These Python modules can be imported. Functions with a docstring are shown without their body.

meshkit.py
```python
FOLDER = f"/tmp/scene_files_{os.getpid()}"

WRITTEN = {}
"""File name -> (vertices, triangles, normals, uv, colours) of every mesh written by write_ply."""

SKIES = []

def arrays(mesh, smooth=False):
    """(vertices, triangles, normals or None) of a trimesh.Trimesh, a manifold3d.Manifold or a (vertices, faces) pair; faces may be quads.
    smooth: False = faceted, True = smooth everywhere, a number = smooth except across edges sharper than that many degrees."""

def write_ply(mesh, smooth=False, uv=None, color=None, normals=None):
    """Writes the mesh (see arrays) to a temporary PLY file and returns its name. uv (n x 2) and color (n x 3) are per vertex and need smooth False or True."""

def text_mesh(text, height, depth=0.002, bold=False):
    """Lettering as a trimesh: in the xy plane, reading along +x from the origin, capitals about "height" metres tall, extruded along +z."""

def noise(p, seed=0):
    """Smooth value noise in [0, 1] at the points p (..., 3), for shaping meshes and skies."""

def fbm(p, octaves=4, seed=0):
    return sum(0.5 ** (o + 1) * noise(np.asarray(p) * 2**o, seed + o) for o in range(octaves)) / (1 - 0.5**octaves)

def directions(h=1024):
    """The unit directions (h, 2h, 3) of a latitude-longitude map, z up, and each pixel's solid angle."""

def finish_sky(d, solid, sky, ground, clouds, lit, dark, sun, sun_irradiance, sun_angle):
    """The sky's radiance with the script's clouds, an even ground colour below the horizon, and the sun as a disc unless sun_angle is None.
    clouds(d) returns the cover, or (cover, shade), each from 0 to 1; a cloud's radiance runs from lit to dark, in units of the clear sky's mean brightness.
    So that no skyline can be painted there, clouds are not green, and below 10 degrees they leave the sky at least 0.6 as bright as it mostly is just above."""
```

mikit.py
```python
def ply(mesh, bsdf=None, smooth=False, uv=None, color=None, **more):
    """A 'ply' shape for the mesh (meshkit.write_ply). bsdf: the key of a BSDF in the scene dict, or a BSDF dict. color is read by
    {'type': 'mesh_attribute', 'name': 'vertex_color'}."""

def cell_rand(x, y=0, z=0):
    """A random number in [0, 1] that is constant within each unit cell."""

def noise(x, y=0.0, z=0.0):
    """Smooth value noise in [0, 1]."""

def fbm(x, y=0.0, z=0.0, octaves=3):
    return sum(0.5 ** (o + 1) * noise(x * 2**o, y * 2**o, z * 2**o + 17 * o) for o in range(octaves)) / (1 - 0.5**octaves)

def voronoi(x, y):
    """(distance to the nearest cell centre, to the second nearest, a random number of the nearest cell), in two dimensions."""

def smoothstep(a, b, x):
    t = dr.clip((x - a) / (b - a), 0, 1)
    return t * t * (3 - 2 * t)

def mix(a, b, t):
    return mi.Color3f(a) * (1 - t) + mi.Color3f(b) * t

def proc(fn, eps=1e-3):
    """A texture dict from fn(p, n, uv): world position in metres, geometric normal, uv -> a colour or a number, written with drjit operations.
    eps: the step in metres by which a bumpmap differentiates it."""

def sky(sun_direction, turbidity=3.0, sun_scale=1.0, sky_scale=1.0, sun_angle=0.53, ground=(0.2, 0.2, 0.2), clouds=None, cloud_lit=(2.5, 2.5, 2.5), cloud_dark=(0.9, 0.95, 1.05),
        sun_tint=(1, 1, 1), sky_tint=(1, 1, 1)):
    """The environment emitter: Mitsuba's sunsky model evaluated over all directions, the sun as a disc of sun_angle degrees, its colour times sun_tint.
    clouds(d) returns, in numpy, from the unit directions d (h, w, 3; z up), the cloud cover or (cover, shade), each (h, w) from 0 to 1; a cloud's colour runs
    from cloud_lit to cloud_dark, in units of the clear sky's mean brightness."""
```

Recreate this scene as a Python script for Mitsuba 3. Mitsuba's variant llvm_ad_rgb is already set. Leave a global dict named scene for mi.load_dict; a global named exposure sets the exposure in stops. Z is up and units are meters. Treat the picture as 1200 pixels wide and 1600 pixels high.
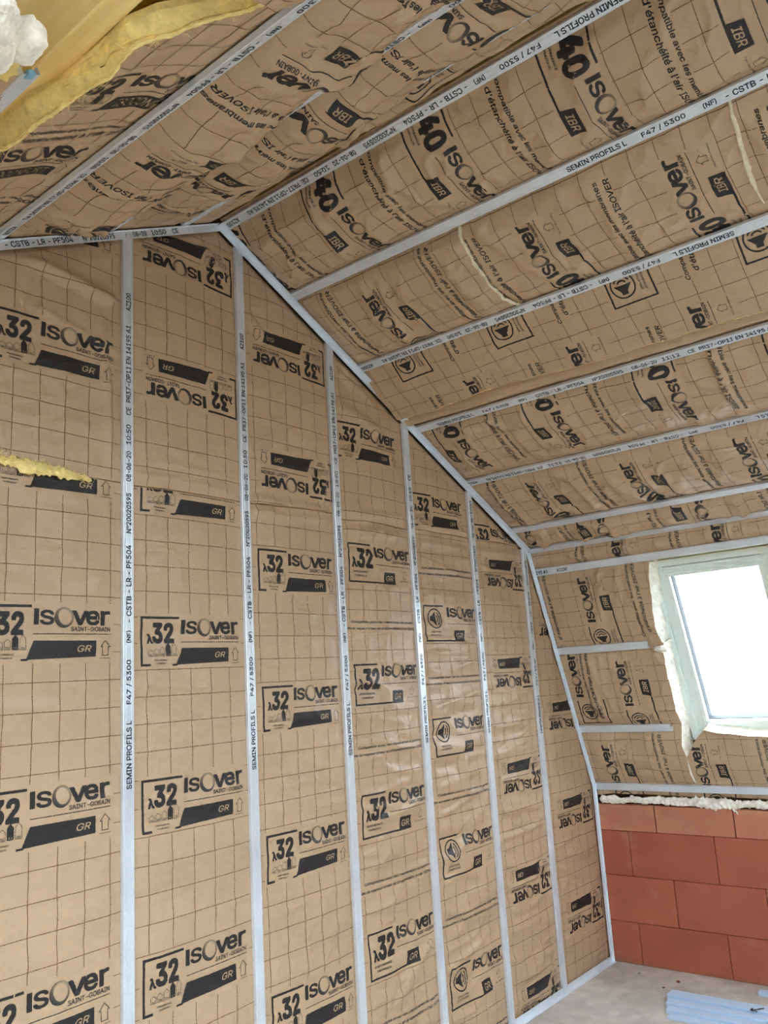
import math, numpy as np, trimesh, mitsuba as mi, drjit as dr, mikit, meshkit
import shapely, shapely.affinity as aff, mapbox_earcut as earcut
from shapely.geometry import Polygon, LineString, box as sbox, Point
from shapely.ops import unary_union
T = mi.ScalarTransform4f
scene, labels = {}, {}

# ------------------------------------------------------------------ camera, sky, exposure
YG = 2.761                                    # gable plane (faces of the studs)
EYE = np.array([0.0, 0.0, 1.875])
FWD = np.array([0.76268, 0.61593, 0.19664])   # replaced below by the fitted rotation
from scipy.spatial.transform import Rotation
_R = Rotation.from_euler('ZXY', [-0.891490787, 0.197930603, 0.062061026]).as_matrix()
FWD, UP = _R @ [0, 1, 0], _R @ [0, 0, 1]
scene['camera'] = {'type': 'perspective', 'fov': math.degrees(2 * math.atan(600 / 1323.24)), 'fov_axis': 'x', 'near_clip': 0.02,
                   'to_world': T().look_at(origin=EYE.tolist(), target=(EYE + FWD).tolist(), up=UP.tolist())}
exposure = 1.7
def cover(d):
    n = meshkit.fbm(d * 2.2 + 7.0, 4, 3)
    up = np.clip(d[..., 2], 0, 1)          # an overcast sky is brightest overhead
    return 0.95 + 0.05 * n, np.clip(0.85 - 0.95 * up ** 0.8 + 0.25 * (n - 0.5), 0, 1)
scene['sky'] = mikit.sky([0.75, -0.35, 0.62], turbidity=4.0, sun_scale=0.0, sky_scale=12.0, ground=(0.16, 0.16, 0.15),
                         clouds=cover, cloud_lit=(4.15, 4.8, 5.4), cloud_dark=(1.55, 1.8, 2.05))

# ------------------------------------------------------------------ materials
def lin(r, g, b):
    f = lambda c: (c / 255 / 12.92) if c / 255 <= 0.04045 else ((c / 255 + 0.055) / 1.055) ** 2.4
    return (f(r), f(g), f(b))
def principled(col, rough=0.5, metallic=0.0, spec=0.5, **kw):
    c = mikit.proc(col) if callable(col) else ({'type': 'rgb', 'value': list(col)} if not isinstance(col, dict) else col)
    return {'type': 'principled', 'base_color': c, 'roughness': rough, 'metallic': metallic, 'specular': spec, **kw}
def mat(key, d):
    scene[key] = {'type': 'twosided', 'bsdf': d}
    return key
KRAFT = lin(184, 157, 126)
def kraft_col(p, n, uv):
    a = mikit.fbm(p.x * 5 + 3, p.y * 5, p.z * 5, 3)
    b = mikit.noise(p.x * 55, p.y * 55, p.z * 55)
    return mi.Color3f(KRAFT) * (0.90 + 0.16 * a + 0.06 * b)
def kraft_bump(p, n, uv):
    a = mikit.fbm(p.x * 21, p.y * 21, p.z * 21, 3)
    return 0.0042 * a
mat('kraft_paper', {'type': 'bumpmap', 'arbitrary': mikit.proc(kraft_bump, 2e-3), 'scale': 1.0, 'bsdf': principled(kraft_col, 0.36, spec=0.5)})
mat('ink', principled({'type': 'mesh_attribute', 'name': 'vertex_color'}, 0.45, spec=0.4))
mat('grid_ink', principled(lin(124, 90, 64), 0.6, spec=0.2))
mat('marking_ink', principled(lin(46, 54, 68), 0.6, spec=0.2))
def steel_col(p, n, uv):
    a = mikit.noise(p.x * 9, p.y * 9, p.z * 9)
    b = mikit.noise(p.x * 130, p.y * 130, p.z * 130)
    return mi.Color3f(0.69, 0.76, 0.82) * (0.88 + 0.16 * a + 0.08 * b)
mat('steel', principled(steel_col, 0.30, metallic=0.38, spec=0.6))
mat('steel_dull', principled((0.46, 0.62, 0.80), 0.5, metallic=0.15, spec=0.4))
def wool(c):
    def f(p, n, uv):
        a = mikit.fbm(p.x * 14, p.y * 60, p.z * 30, 3)
        b = mikit.noise(p.x * 160, p.y * 160, p.z * 160)
        return mi.Color3f(c) * (0.66 + 0.46 * a + 0.16 * b)
    return f
def wool_bump(p, n, uv):
    return 0.006 * mikit.fbm(p.x * 60, p.y * 60, p.z * 60, 3)
def woolmat(key, c):
    return mat(key, {'type': 'bumpmap', 'arbitrary': mikit.proc(wool_bump, 2e-3), 'scale': 1.0, 'bsdf': principled(wool(c), 0.95, spec=0.1)})
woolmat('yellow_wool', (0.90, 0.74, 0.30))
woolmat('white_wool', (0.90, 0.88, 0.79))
woolmat('cream_wool', (0.76, 0.69, 0.53))
woolmat('tan_wool', (0.66, 0.48, 0.25))
def pine_col(p, n, uv):
    a = mikit.fbm(p.x * 22, p.y * 1.6, p.z * 22, 3)
    return mikit.mix(lin(226, 196, 122), lin(244, 222, 158), mikit.smoothstep(0.25, 0.75, a))
mat('pine', principled(pine_col, 0.6, spec=0.3))
def concrete_col(p, n, uv):
    a = mikit.fbm(p.x * 2.2, p.y * 2.2, 0, 4)
    b = mikit.fbm(p.x * 18, p.y * 18, 3, 3)
    c = mikit.smoothstep(0.55, 0.75, mikit.fbm(p.x * 4 + 9, p.y * 4, 5, 3))
    return mikit.mix(mikit.mix(lin(164, 159, 151), lin(200, 195, 187), a), lin(150, 142, 130), 0.45 * c) * (0.85 + 0.3 * b)
mat('concrete', principled(concrete_col, 0.8, spec=0.2))
def brick_mat(key, base, smear):
    def f(p, n, uv):
        a = mikit.fbm(p.x * 4, p.y * 4, p.z * 4, 3)
        b = mikit.noise(p.x * 3, p.y * 30, p.z * 110)
        s = mikit.smoothstep(0.62 - smear, 0.95 - smear, mikit.fbm(p.y * 7 + 2, p.z * 9, 1.7, 4))
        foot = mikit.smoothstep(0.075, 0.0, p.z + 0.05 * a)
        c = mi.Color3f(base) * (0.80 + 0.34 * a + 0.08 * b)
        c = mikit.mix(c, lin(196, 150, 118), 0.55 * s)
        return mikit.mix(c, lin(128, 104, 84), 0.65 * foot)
    mat(key, principled(f, 0.85, spec=0.2))
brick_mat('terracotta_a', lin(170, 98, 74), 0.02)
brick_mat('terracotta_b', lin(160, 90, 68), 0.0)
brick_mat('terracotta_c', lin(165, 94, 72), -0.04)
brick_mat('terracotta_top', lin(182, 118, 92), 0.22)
mat('mortar', principled(lin(120, 62, 44), 0.9, spec=0.1))
mat('pvc', principled(lin(226, 236, 232), 0.35, spec=0.5))
mat('gasket', principled(lin(70, 76, 80), 0.6, spec=0.3))
mat('board', principled(lin(150, 122, 88), 0.8, spec=0.2))
mat('plaster', principled(lin(150, 138, 122), 0.85, spec=0.2))
mat('black_plastic', principled((0.02, 0.02, 0.022), 0.5))
mat('blue_tape', principled(lin(120, 178, 205), 0.4))
scene['glass'] = {'type': 'thindielectric', 'int_ior': 1.5}

# ------------------------------------------------------------------ helpers
COUNT = {}
def numbered(key):
    n = COUNT.get(key, 0); COUNT[key] = n + 1
    return key if n == 0 else f'{key}_{n:03d}'
def thing(name, label, cat, group=None):
    key = numbered(name)
    labels[key] = {'label': label, 'category': cat}
    if group: labels[key]['group'] = group
    return key
def put(key, mesh, m, smooth=False, color=None):
    scene[key] = mikit.ply(mesh, m, smooth=smooth, color=color)
    return key
def part(parent, name, mesh, m, smooth=False, color=None, label=None, kind=None):
    key = put(numbered(parent + '__' + name), mesh, m, smooth, color)
    if label or kind: labels[key] = {**({'label': label} if label else {}), **({'kind': kind} if kind else {})}
    return key
def struct(name, mesh, m, label=None):
    put(name, mesh, m)
    labels[name] = {'kind': 'structure', **({'label': label} if label else {})}
    return name
def boxm(x0, x1, y0, y1, z0, z1):
    b = trimesh.creation.box([x1 - x0, y1 - y0, z1 - z0]); b.apply_translation([(x0 + x1) / 2, (y0 + y1) / 2, (z0 + z1) / 2])
    return b
def bevel_box(lo, hi, c):
    """box with chamfered edges: hull of 24 points"""
    lo, hi = np.asarray(lo, float), np.asarray(hi, float)
    pts = []
    for k in range(3):
        for sx in (0, 1):
            for sy in (0, 1):
                for sz in (0, 1):
                    q = np.where([sx, sy, sz], hi - c, lo + c)
                    q[k] = hi[k] if (sx, sy, sz)[k] else lo[k]
                    pts.append(q)
    return trimesh.convex.convex_hull(np.array(pts))

class Plane:
    """plane coordinates (p, q, h): h is the height off the plane into the room"""
    def __init__(s, o, ep, eq):
        s.o, s.ep, s.eq = (np.asarray(a, float) for a in (o, ep, eq)); s.n = np.cross(s.ep, s.eq)
    def at(s, p, q, h=0.0):
        p, q, h = np.broadcast_arrays(np.asarray(p, float), np.asarray(q, float), np.asarray(h, float))
        return s.o + p[..., None] * s.ep + q[..., None] * s.eq + h[..., None] * s.n
    def mesh(s, m):
        """a mesh modelled in (p, q, h)"""
        m = m.copy(); m.vertices = s.at(*m.vertices.T); return m
def unit(v): v = np.asarray(v, float); return v / np.linalg.norm(v)
RIDGE = (2.34, 3.99)
dR, dL, dS = unit([2.57, 0, -1.33]), unit([-1.011, 0, -0.48]), unit([0.605, 0, -1.57])
GW = Plane([0, YG, 0], [1, 0, 0], [0, 0, 1])                # gable wall: p = x, q = z
RS = Plane([2.34, 0, 3.99], [0, 1, 0], dR)                  # right roof slope: p = y, q = distance down from the ridge
LS = Plane([2.34, 0, 3.99], dL, [0, 1, 0])                  # left roof slope: p = distance down from the ridge, q = y
ST = Plane([4.91, 0, 2.66], [0, 1, 0], dS)                  # steep lower slope: p = y, q = distance down
def roofz(x):
    x = np.asarray(x, float)
    return np.where(x < 2.34, 3.99 + (x - 2.34) * 0.4748, np.where(x < 4.91, 3.99 - (x - 2.34) * 0.5175, 2.66 - (x - 4.91) * 2.595))

nz = lambda p, q, fp, fq, s: meshkit.noise(np.stack(np.broadcast_arrays(np.asarray(p) * fp + 31.7 * s, np.asarray(q) * fq + 11.3 * s, np.zeros(1) + s * 0.37), -1), s)
def ridged(p, q, fp, fq, s, k=5):
    w = nz(p, q, fp * .6, fq * .6, s + 50) - .5
    n = nz(np.asarray(p) + .05 * w, np.asarray(q) + .08 * w, fp, fq, s)
    return (1 - np.abs(2 * n - 1)) ** k
def grid_faces(a, b):
    i, j = np.meshgrid(np.arange(a - 1), np.arange(b - 1), indexing='ij')
    k = (i * b + j).ravel()
    return np.vstack([np.stack([k, k + b, k + b + 1], 1), np.stack([k, k + b + 1, k + 1], 1)])

# ------------------------------------------------------------------ lettering (flat ink polygons, laid on the paper)
_TP = {}
def tp(text, bold=False):
    """outline of the text, capitals 1 high, from x = 0"""
    if (text, bold) not in _TP:
        m = meshkit.text_mesh(text, 1.0, 0.5, bold)
        up = m.face_normals[:, 2] > 0.9
        g = unary_union([Polygon(t[:, :2]).buffer(1e-4) for t in m.triangles[up]]).simplify(0.008)
        _TP[text, bold] = aff.translate(g, -g.bounds[0], 0)
    return _TP[text, bold]
def fit(text, x0, y0, x1, y1, bold=True, shear=0):
    g = tp(text, bold)
    if shear: g = aff.skew(g, shear, 0, origin=(0, 0))
    b = g.bounds
    sx, sy = (x1 - x0) / (b[2] - b[0]), (y1 - y0) / (b[3] - b[1])
    return aff.affine_transform(g, [sx, 0, 0, sy, x0 - b[0] * sx, y0 - b[1] * sy])
def size(text, x0, y0, h, bold=True, shear=0, wide=1.0):
    g = tp(text, bold)
    if shear: g = aff.skew(g, shear, 0, origin=(0, 0))
    return aff.affine_transform(g, [h * wide, 0, 0, h, x0, y0])
R_ = lambda x0, y0, x1, y1: sbox(min(x0, x1), min(y0, y1), max(x0, x1), max(y0, y1))
def line(pts, w): return LineString(pts).buffer(w / 2, cap_style=2, join_style=2)
def logo(u, v):
    """the word with the ring: left foot at (u, v), 0.298 long; returns black shapes (the ring is separate)"""
    k = 0.298 / 365
    L = lambda t, a, b, y0, y1, s=0: fit(t, u + (a - 150) * k, v + y0, u + (b - 150) * k, v + y1, True, s)
    B = lambda g: g.buffer(.0009)
    return [R_(u, v, u + .018, v + .055), B(L('S', 178, 241, 0, .051)), B(L('v', 326, 402, 0, .050)), B(L('e', 394, 460, 0, .051)), B(L('r', 468, 515, 0, .052))]
def ring(u, v):
    """ring of the logo, thick to the lower left, with its shading as vertex colours"""
    cx, cy, n = u + .1125, v + .026, 40
    th = np.linspace(0, 2 * np.pi, n, endpoint=False)
    t = .0045 + .0075 * (0.5 + 0.5 * np.cos(th - math.radians(205))) + .004 * (0.5 + .5 * np.cos(2 * (th - math.radians(30))))
    o = np.stack([cx + .0365 * np.cos(th), cy + .0365 * np.sin(th)], 1)
    i = np.stack([cx + (.0365 - t) * np.cos(th), cy + (.0365 - t) * np.sin(th)], 1)
    shade = np.clip(0.5 + 0.5 * np.cos(th - math.radians(60)), 0, 1)[:, None] ** 1.5
    col = np.array([.022, .02, .019]) * (1 - shade) + np.array([.26, .17, .10]) * shade
    k = np.arange(n); j = (k + 1) % n
    f = np.vstack([np.stack([k, j, j + n], 1), np.stack([k, j + n, k + n], 1)])
    return np.vstack([o, i]), f, np.vstack([col, np.minimum(col * 1.5 + .03, .3)])
def house(x, y, w, h, t=.0014, fill=False):
    g = Polygon([(x, y), (x + w, y), (x + w, y + h * .72), (x + w / 2, y + h), (x, y + h * .72)])
    return g if fill else g.difference(g.buffer(-t))
def arrow(x, y, w, h, t=.0022):
    g = Polygon([(x + w * .2, y), (x + w * .8, y), (x + w * .8, y + h * .55), (x + w, y + h * .55), (x + w / 2, y + h), (x, y + h * .55), (x + w * .2, y + h * .55)])
    return g.difference(g.buffer(-t))
def small_box(u, v, w, h, text, slant=.012):
    g = Polygon([(u, v), (u + w, v), (u + w, v - h), (u - slant, v - h), (u - slant * .6, v - h * .8)])
    return g.difference(fit(text, u + .012, v - h * .74, u + w - .012, v - h * .24, True, 12))
def design_wall(bar='GR'):
    S = [R_(0, 0, .172, -.009), R_(0, 0, .0085, -.190), R_(0, -.181, .040, -.190)]
    S += [fit('λ', .028, -.103, .052, -.068).buffer(.0014), fit('32', .055, -.101, .145, -.026).buffer(.0032)]
    S += logo(.182, -.067) + [fit('SAINT-GOBAIN', .322, -.0885, .481, -.0735, False).buffer(.0004), R_(.182, -.0975, .483, -.1000)]
    b = Polygon([(.184, -.122), (.422, -.122), (.422, -.179), (.166, -.186), (.162, -.190), (.139, -.190), (.139, -.184), (.158, -.183)])
    S.append(b.difference(fit('GR', .348, -.162, .404, -.138, True, 12)) if bar == 'GR' else b.difference(fit(bar, .194, -.173, .410, -.130, True, 12)))
    for i, hh in enumerate((.026, .030, .037, .052, .052)):
        S.append(house(.030 + i * .0265, -.153, .022, hh, fill=(i == 3)).difference(fit(('40', '38', '35', '32', '30')[i], .034 + i * .0265, -.150, .048 + i * .0265, -.143) if i == 3 else Point(9, 9).buffer(.01)))
        if i != 3: S.append(fit(('40', '38', '35', '32', '30')[i], .035 + i * .0265, -.150, .047 + i * .0265, -.143))
    S += [fit('PERFORMANCE', .056, -.171, .116, -.165), fit('THERMIQUE', .062, -.183, .110, -.177)]
    S += [arrow(.438, -.176, .046, .056), R_(.438, -.184, .485, -.1855)]
    return S, ring(.182, -.067), sbox(-.012, -.2, .497, .012)
def frame_b(small, text_box):
    S = [R_(0, 0, .170, -.008), R_(0, 0, .0075, -.200), R_(0, -.192, .262, -.200)]
    S += logo(.200, -.065) + [fit('SAINT-GOBAIN', .345, -.0865, .498, -.0715, False).buffer(.0004), R_(.200, -.101, .500, -.1035)]
    if text_box is None: return [R_(0, 0, .170, -.008), R_(0, 0, .0075, -.200), R_(0, -.192, .18, -.200)] + logo(.200, -.065) + [fit('SAINT-GOBAIN', .345, -.0865, .498, -.0715, False)]
    S += [small_box(.272, -.138, .088 if text_box == 'GR' else .098, .062, text_box), arrow(.425, -.165, .042, .042, .0016), fit('Face côté intérieur', .400, -.181, .495, -.174, False)]
    return S
def design_lambda(num, text_box):
    S = frame_b(None, text_box)
    S += [fit('λ', .026, -.122, .060, -.074).buffer(.002), fit(num, .064, -.122, .176, -.027).buffer(.0042)]
    S += [fit('PERFORMANCE', .030, -.150, .140, -.140), fit('THERMIQUE', .040, -.170, .130, -.160)]
    return S, ring(.200, -.065), sbox(-.012, -.21, .51, .012)
def design_speaker(text_box):
    S = frame_b(None, text_box)
    c = Point(.092, -.074)
    S.append(aff.scale(c.buffer(.0555, 24).difference(c.buffer(.0490, 24)), 1.06, 1).difference(sbox(.150, -.062, .2, -.02)))
    S.append(Polygon([(.052, -.088), (.052, -.060), (.068, -.060), (.098, -.034), (.098, -.114), (.068, -.088)]))
    for r0, a in ((.022, 50), (.037, 58)):
        th = np.radians(np.linspace(-a, a, 12))
        S.append(LineString(np.stack([.094 + r0 * np.cos(th), -.074 + r0 * np.sin(th)], 1)).buffer(.0032))
    S += [fit('ISOLATION', .048, -.152, .132, -.143), fit('ACOUSTIQUE', .044, -.170, .140, -.160)]
    return S, ring(.200, -.065), sbox(-.012, -.21, .51, .012)
def compat(lines, w, h, pitch, indent):
    S = []
    for i, (t, ww, ind) in enumerate(zip(lines, w, indent)):
        S.append(fit(t, ind, -i * pitch - .004, ind + ww, -i * pitch + h, True, 8))
    b = unary_union(S).bounds
    return S, None, sbox(b[0] - .004, b[1] - .004, b[2] + .004, b[3] + .004)
_DES = {}
def triangulate(g):
    """(vertices, faces) of shapely polygons"""
    V, F, k = [], [], 0
    for q in getattr(g, 'geoms', [g]):
        if q.geom_type != 'Polygon' or q.area < 1e-7: continue
        rings = [np.array(r.coords)[:-1, :2] for r in [q.exterior, *q.interiors]]
        v = np.vstack(rings).astype(np.float64)
        f = earcut.triangulate_float64(v, np.cumsum([len(r) for r in rings]).astype(np.uint32)).reshape(-1, 3).astype(int)
        if not len(f): continue
        V.append(v); F.append(f + k); k += len(v)
    return (np.vstack(V), np.vstack(F)) if V else (np.zeros((0, 2)), np.zeros((0, 3), int))
def finer(v, f, edge):
    if not len(f): return v, f
    v3, f3 = trimesh.remesh.subdivide_to_size(np.c_[v, np.zeros(len(v))], f, edge, max_iter=12)
    return v3[:, :2], f3
MAKERS = {
    'wall': lambda: design_wall(), 'comfort': lambda: design_wall('ISOCONFORT'),
    'wall_small': lambda: design_lambda('32', 'GR'), 'wall_speaker': lambda: design_speaker('GR'),
    'roof': lambda: design_lambda('40', 'IBR'), 'roof_speaker': lambda: design_speaker('IBR'),
    'roof_speaker_plain': lambda: design_speaker(None),
    'wall_line': lambda: compat(['Compatible avec les membranes de gestion', "de la vapeur d'eau et d'étanchéité à l'air ISOVER"], (.498, .56), .012, .032, (.028, 0)),
    'roof_line': lambda: compat(['Compatible avec les membranes', "d'étanchéité à l'air ISOVER"], (.49, .455), .020, .042, (0, .03))}
def design(name):
    if name not in _DES:
        S, rg, clear = MAKERS[name]()
        g = unary_union([s.buffer(0) for s in S])
        v, f = finer(*triangulate(g), .022)
        _DES[name] = (g, v, f, rg, clear)
    return _DES[name]
INK = np.array([.020, .019, .020])

# ------------------------------------------------------------------ insulation batts
class Batt:
    """a rectangle t0..t1 of one axis and lo(t)..hi(t) of the other; height function; lays its own prints"""
    def __init__(s, plane, t0, t1, lo, hi, height, axis='p', step=.0125, depth=.10, rim_of='wool'):
        s.plane, s.t0, s.t1, s.height, s.axis, s.depth = plane, t0, t1, height, axis, depth
        s.lo = lo if callable(lo) else (lambda t, a=lo: np.zeros_like(t) + a)
        s.hi = hi if callable(hi) else (lambda t, a=hi: np.zeros_like(t) + a)
        t = np.linspace(t0, t1, max(3, int(round((t1 - t0) / step)) + 1))
        span = float(np.max(s.hi(t) - s.lo(t)))
        a = np.linspace(0, 1, max(3, int(round(span / step)) + 1))
        tt, aa = np.meshgrid(t, a, indexing='ij')
        ww = s.lo(tt) + (s.hi(tt) - s.lo(tt)) * aa
        P, Q = (tt, ww) if axis == 'p' else (ww, tt)
        s.t, s.a, s.H = t, a, height(P, Q)
        nt, na = tt.shape
        V = plane.at(P, Q, s.H).reshape(-1, 3)
        F = grid_faces(nt, na)
        if axis == 'q': F = F[:, ::-1]
        idx = np.arange(nt * na).reshape(nt, na)
        rim = np.concatenate([idx[:, 0], idx[-1, 1:], idx[::-1, -1][1:], idx[0, ::-1][1:-1]])
        Pr, Qr = P.ravel()[rim], Q.ravel()[rim]
        hr = s.H.ravel()[rim]; k = np.arange(len(rim)); j = (k + 1) % len(rim); m_ = len(rim)
        strip = np.vstack([np.stack([k, k + m_, j + m_], 1), np.stack([k, j + m_, j], 1)])
        if axis == 'q': strip = strip[:, ::-1]
        s.outline = Polygon(np.stack([Pr, Qr], 1)).buffer(0)
        s.Hmin = s.H.min()
        s.facing = trimesh.Trimesh(np.vstack([V, V[rim], plane.at(Pr, Qr, hr - .0015)]), np.vstack([F, strip + len(V)]), process=False)
        rimwool = trimesh.Trimesh(np.vstack([plane.at(Pr, Qr, hr - .0015), plane.at(Pr, Qr, np.minimum(hr - .004, -.048))]), strip, process=False)
        c = s.outline.buffer(-.006).simplify(.004)
        if c.geom_type != 'Polygon': c = max(c.geoms, key=lambda g: g.area)
        core = trimesh.creation.extrude_polygon(c, depth, engine='earcut'); core.apply_translation([0, 0, -depth - .047])
        s.core = trimesh.util.concatenate([plane.mesh(core), rimwool]) if rim_of == 'wool' else plane.mesh(core)
        if rim_of != 'wool': s.facing = trimesh.util.concatenate([s.facing, rimwool])
        s.holes, s.clear, s.edge = [], [], s.outline.buffer(-.0025)
    def h(s, p, q):
        t, w = (p, q) if s.axis == 'p' else (q, p)
        lo, hi = s.lo(t), s.hi(t)
        a = np.clip((w - lo) / np.maximum(hi - lo, 1e-6), 0, 1) * (len(s.a) - 1)
        b = np.clip((t - s.t0) / (s.t1 - s.t0), 0, 1) * (len(s.t) - 1)
        i, j = np.minimum(b.astype(int), len(s.t) - 2), np.minimum(a.astype(int), len(s.a) - 2)
        x, y = b - i, a - j
        H = s.H   # the two triangles of each cell (diagonal from (0,0) to (1,1))
        up = H[i, j] + (H[i + 1, j] - H[i, j]) * x + (H[i + 1, j + 1] - H[i + 1, j]) * y
        lw = H[i, j] + (H[i, j + 1] - H[i, j]) * y + (H[i + 1, j + 1] - H[i, j + 1]) * x
        return np.where(x > y, up, lw)
    def build(s, key, prints=(), phase=(0, 0), grid=True, wool='yellow_wool'):
        part(key, 'facing', s.facing, 'kraft_paper', smooth=True)
        part(key, 'wool_core', s.core, wool)
        for name, o, deg in prints: s.lay(key, name, o, deg)
        if grid:
            x0, y0, x1, y1 = s.outline.bounds
            L = [sbox(x - .0012, y0, x + .0012, y1) for x in np.arange(phase[0] + math.ceil((x0 - phase[0]) * 10) / 10, x1, .1)]
            L += [sbox(x0, y - .0012, x1, y + .0012) for y in np.arange(phase[1] + math.ceil((y0 - phase[1]) * 10) / 10, y1, .1)]
            g = unary_union(L).intersection(s.edge)
            if s.clear: g = g.difference(unary_union(s.clear))
            if not g.is_empty:
                V, F, k = [], [], 0
                for a in L:      # line by line: cheap strips
                    gg = a.intersection(s.edge)
                    if s.clear: gg = gg.difference(unary_union(s.clear))
                    for q in getattr(gg, 'geoms', [gg]):
                        if q.geom_type != 'Polygon' or q.is_empty: continue
                        b = q.bounds; horiz = (b[2] - b[0]) > (b[3] - b[1])
                        n = max(2, int(((b[2] - b[0]) if horiz else (b[3] - b[1])) / .011) + 1)
                        u = np.linspace(0, 1, n)[:, None]
                        if horiz: A, B = np.c_[b[0] + (b[2] - b[0]) * u, 0 * u + b[1]], np.c_[b[0] + (b[2] - b[0]) * u, 0 * u + b[3]]
                        else: A, B = np.c_[0 * u + b[2], b[1] + (b[3] - b[1]) * u], np.c_[0 * u + b[0], b[1] + (b[3] - b[1]) * u]
                        V += [A, B]; i = np.arange(n - 1)
                        F.append(np.vstack([np.stack([k + i, k + i + 1, k + n + i + 1], 1), np.stack([k + i, k + n + i + 1, k + n + i], 1)])); k += 2 * n
                if V:
                    v = np.vstack(V)
                    part(key, 'printed_grid', (s.plane.at(v[:, 0], v[:, 1], s.h(v[:, 0], v[:, 1]) + .0017), np.vstack(F)), 'grid_ink', kind='stuff')
        return key
    def lay(s, key, name, o, deg):
        g, v, f, rg, clear = design(name)
        c, sn = math.cos(math.radians(deg)), math.sin(math.radians(deg))
        M = [c, -sn, sn, c, o[0], o[1]]
        area = aff.affine_transform(clear, M)
        if not area.intersects(s.edge): return
        s.clear.append(area)
        room = s.edge if not s.holes else s.edge.difference(unary_union(s.holes))
        mv = lambda x: np.stack([x[:, 0] * c - x[:, 1] * sn + o[0], x[:, 0] * sn + x[:, 1] * c + o[1]], 1)
        V, F, C = mv(v), f, None
        if not room.contains(area):
            V, F = finer(*triangulate(aff.affine_transform(g, M).intersection(room)), .022)
        C = np.tile(INK, (len(V), 1))
        if rg is not None:
            rv = mv(rg[0]); ok = shapely.contains_xy(room, rv[:, 0], rv[:, 1])
            rf = rg[1][ok[rg[1]].all(1)]
            F = np.vstack([F, rf + len(V)]) if len(F) else rf + len(V); V = np.vstack([V, rv]); C = np.vstack([C, rg[2]])
        if not len(F): return
        used = np.unique(F); m = np.full(len(V), -1); m[used] = np.arange(len(used))
        V, F, C = V[used], m[F], C[used]
        part(key, 'printed_label' if rg is not None else 'printed_line', (s.plane.at(V[:, 0], V[:, 1], s.h(V[:, 0], V[:, 1]) + .0019), F), 'ink', color=C, kind=None if rg is not None else 'stuff')

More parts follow.
